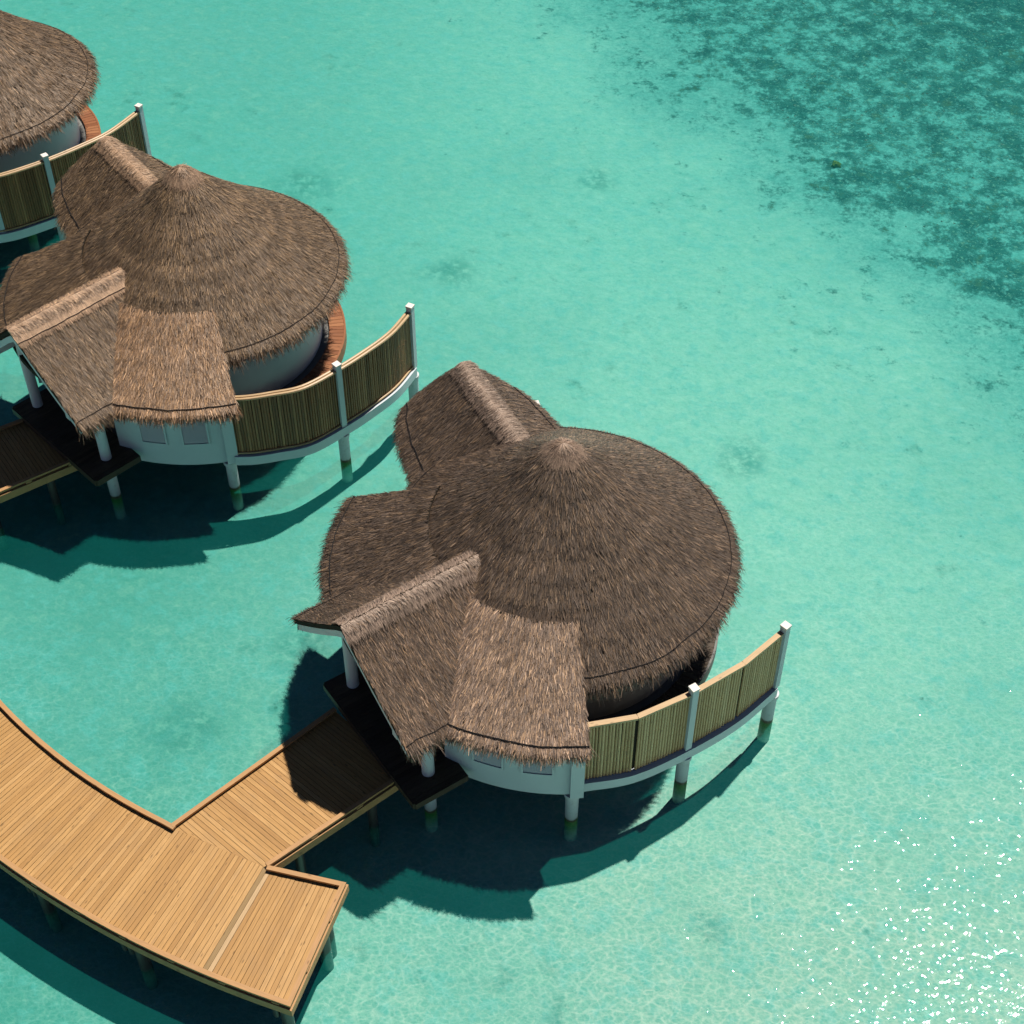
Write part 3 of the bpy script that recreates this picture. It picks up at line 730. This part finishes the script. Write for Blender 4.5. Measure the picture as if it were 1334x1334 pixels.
# ------------------------------------------------------------------ sea bed, reef and water
def water_mat():
    m, nt, out = mat('lagoon water'); g = N(nt)
    geo = g.n('NewGeometry'); pos = geo.outputs['Position']
    mp = g.n('Mapping'); mp.inputs['Rotation'].default_value = (0, 0, .65); mp.inputs['Scale'].default_value = (.8, 1.15, 1); g.l(pos, mp.inputs[0])
    dn = g.noise(mp.outputs[0], 1.6, 3, .6)
    dv = g.n('VectorMath', operation='MULTIPLY_ADD'); g.l(dn.outputs['Color'], dv.inputs[0]); dv.inputs[1].default_value = (.32, .32, .32); g.l(mp.outputs[0], dv.inputs[2])
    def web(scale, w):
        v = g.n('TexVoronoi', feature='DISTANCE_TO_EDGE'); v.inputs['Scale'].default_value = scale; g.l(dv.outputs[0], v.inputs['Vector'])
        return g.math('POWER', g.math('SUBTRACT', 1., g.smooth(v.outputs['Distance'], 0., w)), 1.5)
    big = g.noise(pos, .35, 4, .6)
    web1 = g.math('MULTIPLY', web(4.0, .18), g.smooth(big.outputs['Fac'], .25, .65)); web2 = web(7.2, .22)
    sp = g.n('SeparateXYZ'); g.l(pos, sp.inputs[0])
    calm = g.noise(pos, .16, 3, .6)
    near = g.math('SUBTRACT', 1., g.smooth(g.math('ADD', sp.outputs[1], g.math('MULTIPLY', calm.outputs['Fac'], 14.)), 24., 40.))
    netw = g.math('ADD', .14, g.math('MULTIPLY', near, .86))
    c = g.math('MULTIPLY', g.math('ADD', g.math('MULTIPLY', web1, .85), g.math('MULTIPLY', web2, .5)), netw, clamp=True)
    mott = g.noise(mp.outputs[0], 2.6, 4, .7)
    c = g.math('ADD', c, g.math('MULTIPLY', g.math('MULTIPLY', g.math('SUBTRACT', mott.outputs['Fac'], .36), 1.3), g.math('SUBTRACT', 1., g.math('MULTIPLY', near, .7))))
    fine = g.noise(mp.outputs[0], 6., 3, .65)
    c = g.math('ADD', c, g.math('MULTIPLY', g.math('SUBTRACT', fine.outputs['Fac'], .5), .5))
    T = g.mix(g.math('MAXIMUM', g.math('MINIMUM', c, 1.), 0.), (.47, .81, .77), (.735, .955, .925))  # caustic sunlight net painted into the water's transparent tint
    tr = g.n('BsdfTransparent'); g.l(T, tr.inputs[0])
    # suspended sediment scatters some light back before it reaches the sand
    df = g.n('BsdfDiffuse'); df.inputs[0].default_value = (.02, .56, .46, 1)
    a = g.n('MixShader'); fr = g.math('ADD', g.math('MULTIPLY', big.outputs['Fac'], .05), .055)
    g.l(fr, a.inputs[0]); g.l(tr.outputs[0], a.inputs[1]); g.l(df.outputs[0], a.inputs[2])
    w1 = g.noise(mp.outputs[0], 6.5, 0, .5); w2 = g.noise(pos, 13., 0, .5); w3 = g.noise(pos, 1.1, 1, .5)
    h = g.math('ADD', w1.outputs['Fac'], g.math('MULTIPLY', w2.outputs['Fac'], .22)); h = g.math('ADD', h, g.math('MULTIPLY', w3.outputs['Fac'], .7))
    nb = g.bump(h, .7, .023)
    gl = g.n('BsdfGlossy'); gl.inputs['Roughness'].default_value = .02; g.l(nb, gl.inputs['Normal'])
    fz = g.n('Fresnel'); fz.inputs['IOR'].default_value = 1.33; g.l(nb, fz.inputs['Normal'])
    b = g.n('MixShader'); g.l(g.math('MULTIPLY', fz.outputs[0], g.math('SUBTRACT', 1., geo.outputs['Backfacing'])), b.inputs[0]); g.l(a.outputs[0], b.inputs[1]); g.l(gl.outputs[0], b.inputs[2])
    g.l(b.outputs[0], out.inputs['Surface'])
    return m
PATCHES = [(-7.2, 46.3, 1.8), (-2., 41.5, 1.3), (6.6, 32.8, 1.1), (4.25, 17.9, .75), (2.9, 46.6, 1.1), (5.2, 27.8, .6), (-8., 23.2, 1.5), (-5.4, 25.8, 1.3), (1.0, 15.9, .6)]
def bed_mat():
    m, nt, out = mat('sand and reef floor'); g = N(nt)
    geo = g.n('NewGeometry'); pos = geo.outputs['Position']; sx = g.n('SeparateXYZ'); g.l(pos, sx.inputs[0])
    X, Y = sx.outputs[0], sx.outputs[1]
    n1 = g.noise(pos, .22, 5, .6); n2 = g.noise(pos, 1.1, 5, .65); n3 = g.noise(pos, 3.4, 4, .65); n4 = g.noise(pos, .10, 3, .5); n5 = g.noise(pos, 8.5, 4, .7)
    k = g.math('ADD', g.math('MULTIPLY', X, .873), g.math('MULTIPLY', Y, .487))
    kk = g.math('ADD', g.math('SUBTRACT', k, .7), g.math('MULTIPLY', g.math('SUBTRACT', n1.outputs['Fac'], .5), 9.))
    # sand, paler towards the open side, greener between the villas
    sand = g.mix(g.smooth(X, -12., 4.), (.21, .40, .335), (.66, .70, .60))
    sand = g.mix(g.smooth(Y, 30., 15.), sand, (.74, .70, .56)) if False else sand
    nearw = g.math('MULTIPLY', g.math('SUBTRACT', 1., g.smooth(Y, 15., 30.)), g.smooth(X, -7., 3.))
    sand = g.mix(g.math('MULTIPLY', nearw, .8), sand, (.80, .61, .51))
    midw = g.math('MULTIPLY', g.smooth(Y, 30., 46.), .55)
    sand = g.mix(midw, sand, (.36, .62, .55))
    sand = g.mix(g.math('MULTIPLY', g.smooth(n4.outputs['Fac'], .42, .66), .45), sand, (.36, .52, .46))
    hue = g.noise(pos, 1.7, 4, .7)
    sand = g.mix(g.math('MULTIPLY', g.smooth(hue.outputs['Fac'], .48, .66), .42), sand, (.30, .58, .56))
    sand = g.mix(g.math('MULTIPLY', g.math('SUBTRACT', 1., g.smooth(hue.outputs['Fac'], .34, .46)), .2), sand, (.70, .70, .54))
    weed = g.math('MULTIPLY', g.smooth(n2.outputs['Fac'], .54, .72), g.smooth(n1.outputs['Fac'], .48, .66))
    sand = g.mix(g.math('MULTIPLY', weed, .6), sand, (.13, .25, .20))
    # dead coral and weed patches lying on the sand
    wv = g.n('VectorMath', operation='MULTIPLY_ADD'); g.l(n2.outputs['Color'], wv.inputs[0]); wv.inputs[1].default_value = (1.6, 1.6, 0); g.l(pos, wv.inputs[2])
    for (px, py, r) in PATCHES:
        ds = g.n('VectorMath', operation='DISTANCE'); g.l(wv.outputs[0], ds.inputs[0]); ds.inputs[1].default_value = (px+.8, py+.8, -.78)
        pm = g.math('MULTIPLY', g.math('SUBTRACT', 1., g.smooth(ds.outputs['Value'], r*.1, r)), g.smooth(n3.outputs['Fac'], .36, .58))
        sand = g.mix(g.math('MULTIPLY', pm, .5), sand, (.08, .24, .20))
    sand = g.mix(g.math('MULTIPLY', g.smooth(n5.outputs['Fac'], .48, .66), .22), sand, (.24, .42, .38))
    # reef: broken coral over sand, denser towards the open sea
    v = g.math('ADD', g.math('MULTIPLY', n2.outputs['Fac'], .46), g.math('ADD', g.math('MULTIPLY', n3.outputs['Fac'], .34), g.math('MULTIPLY', n5.outputs['Fac'], .20)))
    sh = g.ramp(g.math('DIVIDE', g.math('SUBTRACT', kk, 20.), 30.), [(0, (.0, .0, .0)), (.2, (.10, .10, .10)), (.37, (.30, .30, .30)), (.43, (.58, .58, .58)), (.50, (.50, .50, .50)), (.75, (.62, .62, .62)), (1, (.92, .92, .92))])
    shv = g.n('SeparateColor'); g.l(sh, shv.inputs[0])
    cov = g.smooth(g.math('ADD', v, g.math('MULTIPLY', shv.outputs[0], .34)), .60, .74)
    rsand = g.mix(g.smooth(kk, 26., 34.), sand, (.25, .50, .47))
    rsand = g.mix(g.math('MULTIPLY', g.math('MULTIPLY', g.smooth(n5.outputs['Fac'], .42, .56), g.smooth(kk, 27., 33.)), .45), rsand, (.10, .26, .25))
    rsand = g.mix(g.math('MULTIPLY', g.math('MULTIPLY', g.smooth(hue.outputs['Fac'], .46, .62), g.smooth(kk, 28., 33.)), .5), rsand, (.13, .33, .31))
    dk = g.mix(g.smooth(n3.outputs['Fac'], .44, .62), (.012, .055, .062), (.045, .135, .13))
    dk = g.mix(g.math('MULTIPLY', g.smooth(hue.outputs['Fac'], .55, .7), .6), dk, (.10, .105, .045))
    c = g.mix(g.math('MULTIPLY', cov, .93), rsand, dk)
    c = g.mix(g.math('MULTIPLY', g.math('MULTIPLY', g.smooth(n5.outputs['Fac'], .55, .68), g.smooth(kk, 30., 33.)), .45), c, (.50, .66, .52))
    principled(g, out, c, .95, g.bump(n3.outputs['Fac'], .35, .12), .1)
    return m
def sheet(name, z, size, m):
    mb = MB(); mb.add([(-size, -size, z), (size, -size, z), (size, size, z), (-size, size, z)], [[0, 1, 2, 3]]); o = mb.build(name, m); tag(o, kind='structure'); return o
sheet('seabed', -.78, 900, bed_mat())
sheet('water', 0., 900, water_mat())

def lump(mb, c, r, squash, mi=0, seed=0):
    import bmesh
    V = []; F = []; na, nb = 9, 5; q = random.random()*9
    for i in range(nb+1):
        ph = math.pi*i/nb
        for j in range(na):
            t = 2*math.pi*j/na; d = r*(1+.28*math.sin(3*t+q+i*1.3)+.18*random.uniform(-1, 1))
            V.append((c[0]+d*math.sin(ph)*math.cos(t), c[1]+d*math.sin(ph)*math.sin(t), c[2]+d*squash*math.cos(ph)))
    for i in range(nb):
        for j in range(na): F.append([i*na+j, (i+1)*na+j, (i+1)*na+(j+1) % na, i*na+(j+1) % na])
    mb.add(V, F, mi)
def coral_mat():
    m, nt, out = mat('coral rubble'); g = N(nt); geo = g.n('NewGeometry')
    c = g.ramp(geo.outputs['Random Per Island'], [(0, (.08, .11, .11)), (.4, (.15, .19, .17)), (.75, (.26, .30, .25)), (1, (.5, .53, .46))])
    n = g.noise(geo.outputs['Position'], 6, 4, .6); c = g.mix(g.math('MULTIPLY', n.outputs['Fac'], .6), c, (.03, .035, .03))
    principled(g, out, c, .9, None, .1); return m
CM = coral_mat()
mb = MB(); cnt = 0
while cnt < 5000:
    y = random.uniform(34, 72); x = random.uniform(0, 30); k = .873*x+.487*y-33.5
    wob = 1.6*math.sin(x*.9+y*.35)+1.3*math.sin(y*.7-x*.4+1)
    if k+wob*.5 < .6: continue
    if math.sin(x*1.9+y*.8)+math.sin(y*1.6-x*1.1+2) < random.uniform(-2.2, .9): continue
    r = random.choice((.03, .035, .04, .05, .06))*random.uniform(.7, 1.3); lump(mb, (x, y, -.80), r, .45); cnt += 1
tag(mb.build('coral_reef', CM, None, True), 'dark mottled coral rubble covering the sea floor in the upper right', 'coral reef', None, 'stuff')
def coral_head(x, y, r, m, label):
    mb = MB(); lump(mb, (x, y, -.74), r, .6); o = mb.build('coral_head', m, None, True)
    tag(o, label, 'coral', 'coral heads at the reef edge'); return o
coral_head(11.3, 47.5, .16, simple('mustard coral', (.26, .25, .05), .9, .1, 6., .4), 'mustard yellow coral head on the sand side of the reef edge')
coral_head(15.3, 59.6, .34, simple('brown coral', (.10, .065, .04), .9, .1, 6., .4), 'large dark brown coral head by the upper edge of the photo')

# ------------------------------------------------------------------ light
AZ, EL = 39., 65.
sd = Vector((math.sin(R_(AZ))*math.cos(R_(EL)), math.cos(R_(AZ))*math.cos(R_(EL)), math.sin(R_(EL))))
sun = bpy.data.lights.new('sun', 'SUN'); sun.energy = 5.0; sun.angle = R_(.75); sun.color = (1, .95, .88)
so = bpy.data.objects.new('sun', sun); COL.objects.link(so); so.location = (20, 40, 60); so.rotation_euler = sd.to_track_quat('Z', 'Y').to_euler()
w = bpy.data.worlds.new('World'); scene.world = w; w.use_nodes = True; nt = w.node_tree; bg = nt.nodes['Background']
sky = nt.nodes.new('ShaderNodeTexSky'); sky.sky_type = 'NISHITA'; sky.sun_disc = False; sky.sun_elevation = R_(EL); sky.sun_rotation = R_(AZ)
sky.air_density = .42; sky.dust_density = .1; nt.links.new(sky.outputs[0], bg.inputs[0]); bg.inputs[1].default_value = .05

# ------------------------------------------------------------------ camera
cam = bpy.data.cameras.new('camera'); co = bpy.data.objects.new('camera', cam); COL.objects.link(co)
co.location = (0, 0, 31); co.rotation_euler = (R_(44), 0, 0); cam.sensor_width = 36; cam.lens = 2085/1334*36
cam.clip_start = .5; cam.clip_end = 3000; scene.camera = co
scene.view_settings.view_transform = 'Standard'; scene.view_settings.look = 'None'; scene.view_settings.exposure = .09; scene.view_settings.gamma = 1
scene.cycles.use_adaptive_sampling = True; scene.cycles.adaptive_threshold = .025; scene.cycles.max_bounces = 6; scene.cycles.diffuse_bounces = 1; scene.cycles.transparent_max_bounces = 12
scene.cycles.use_denoising = True
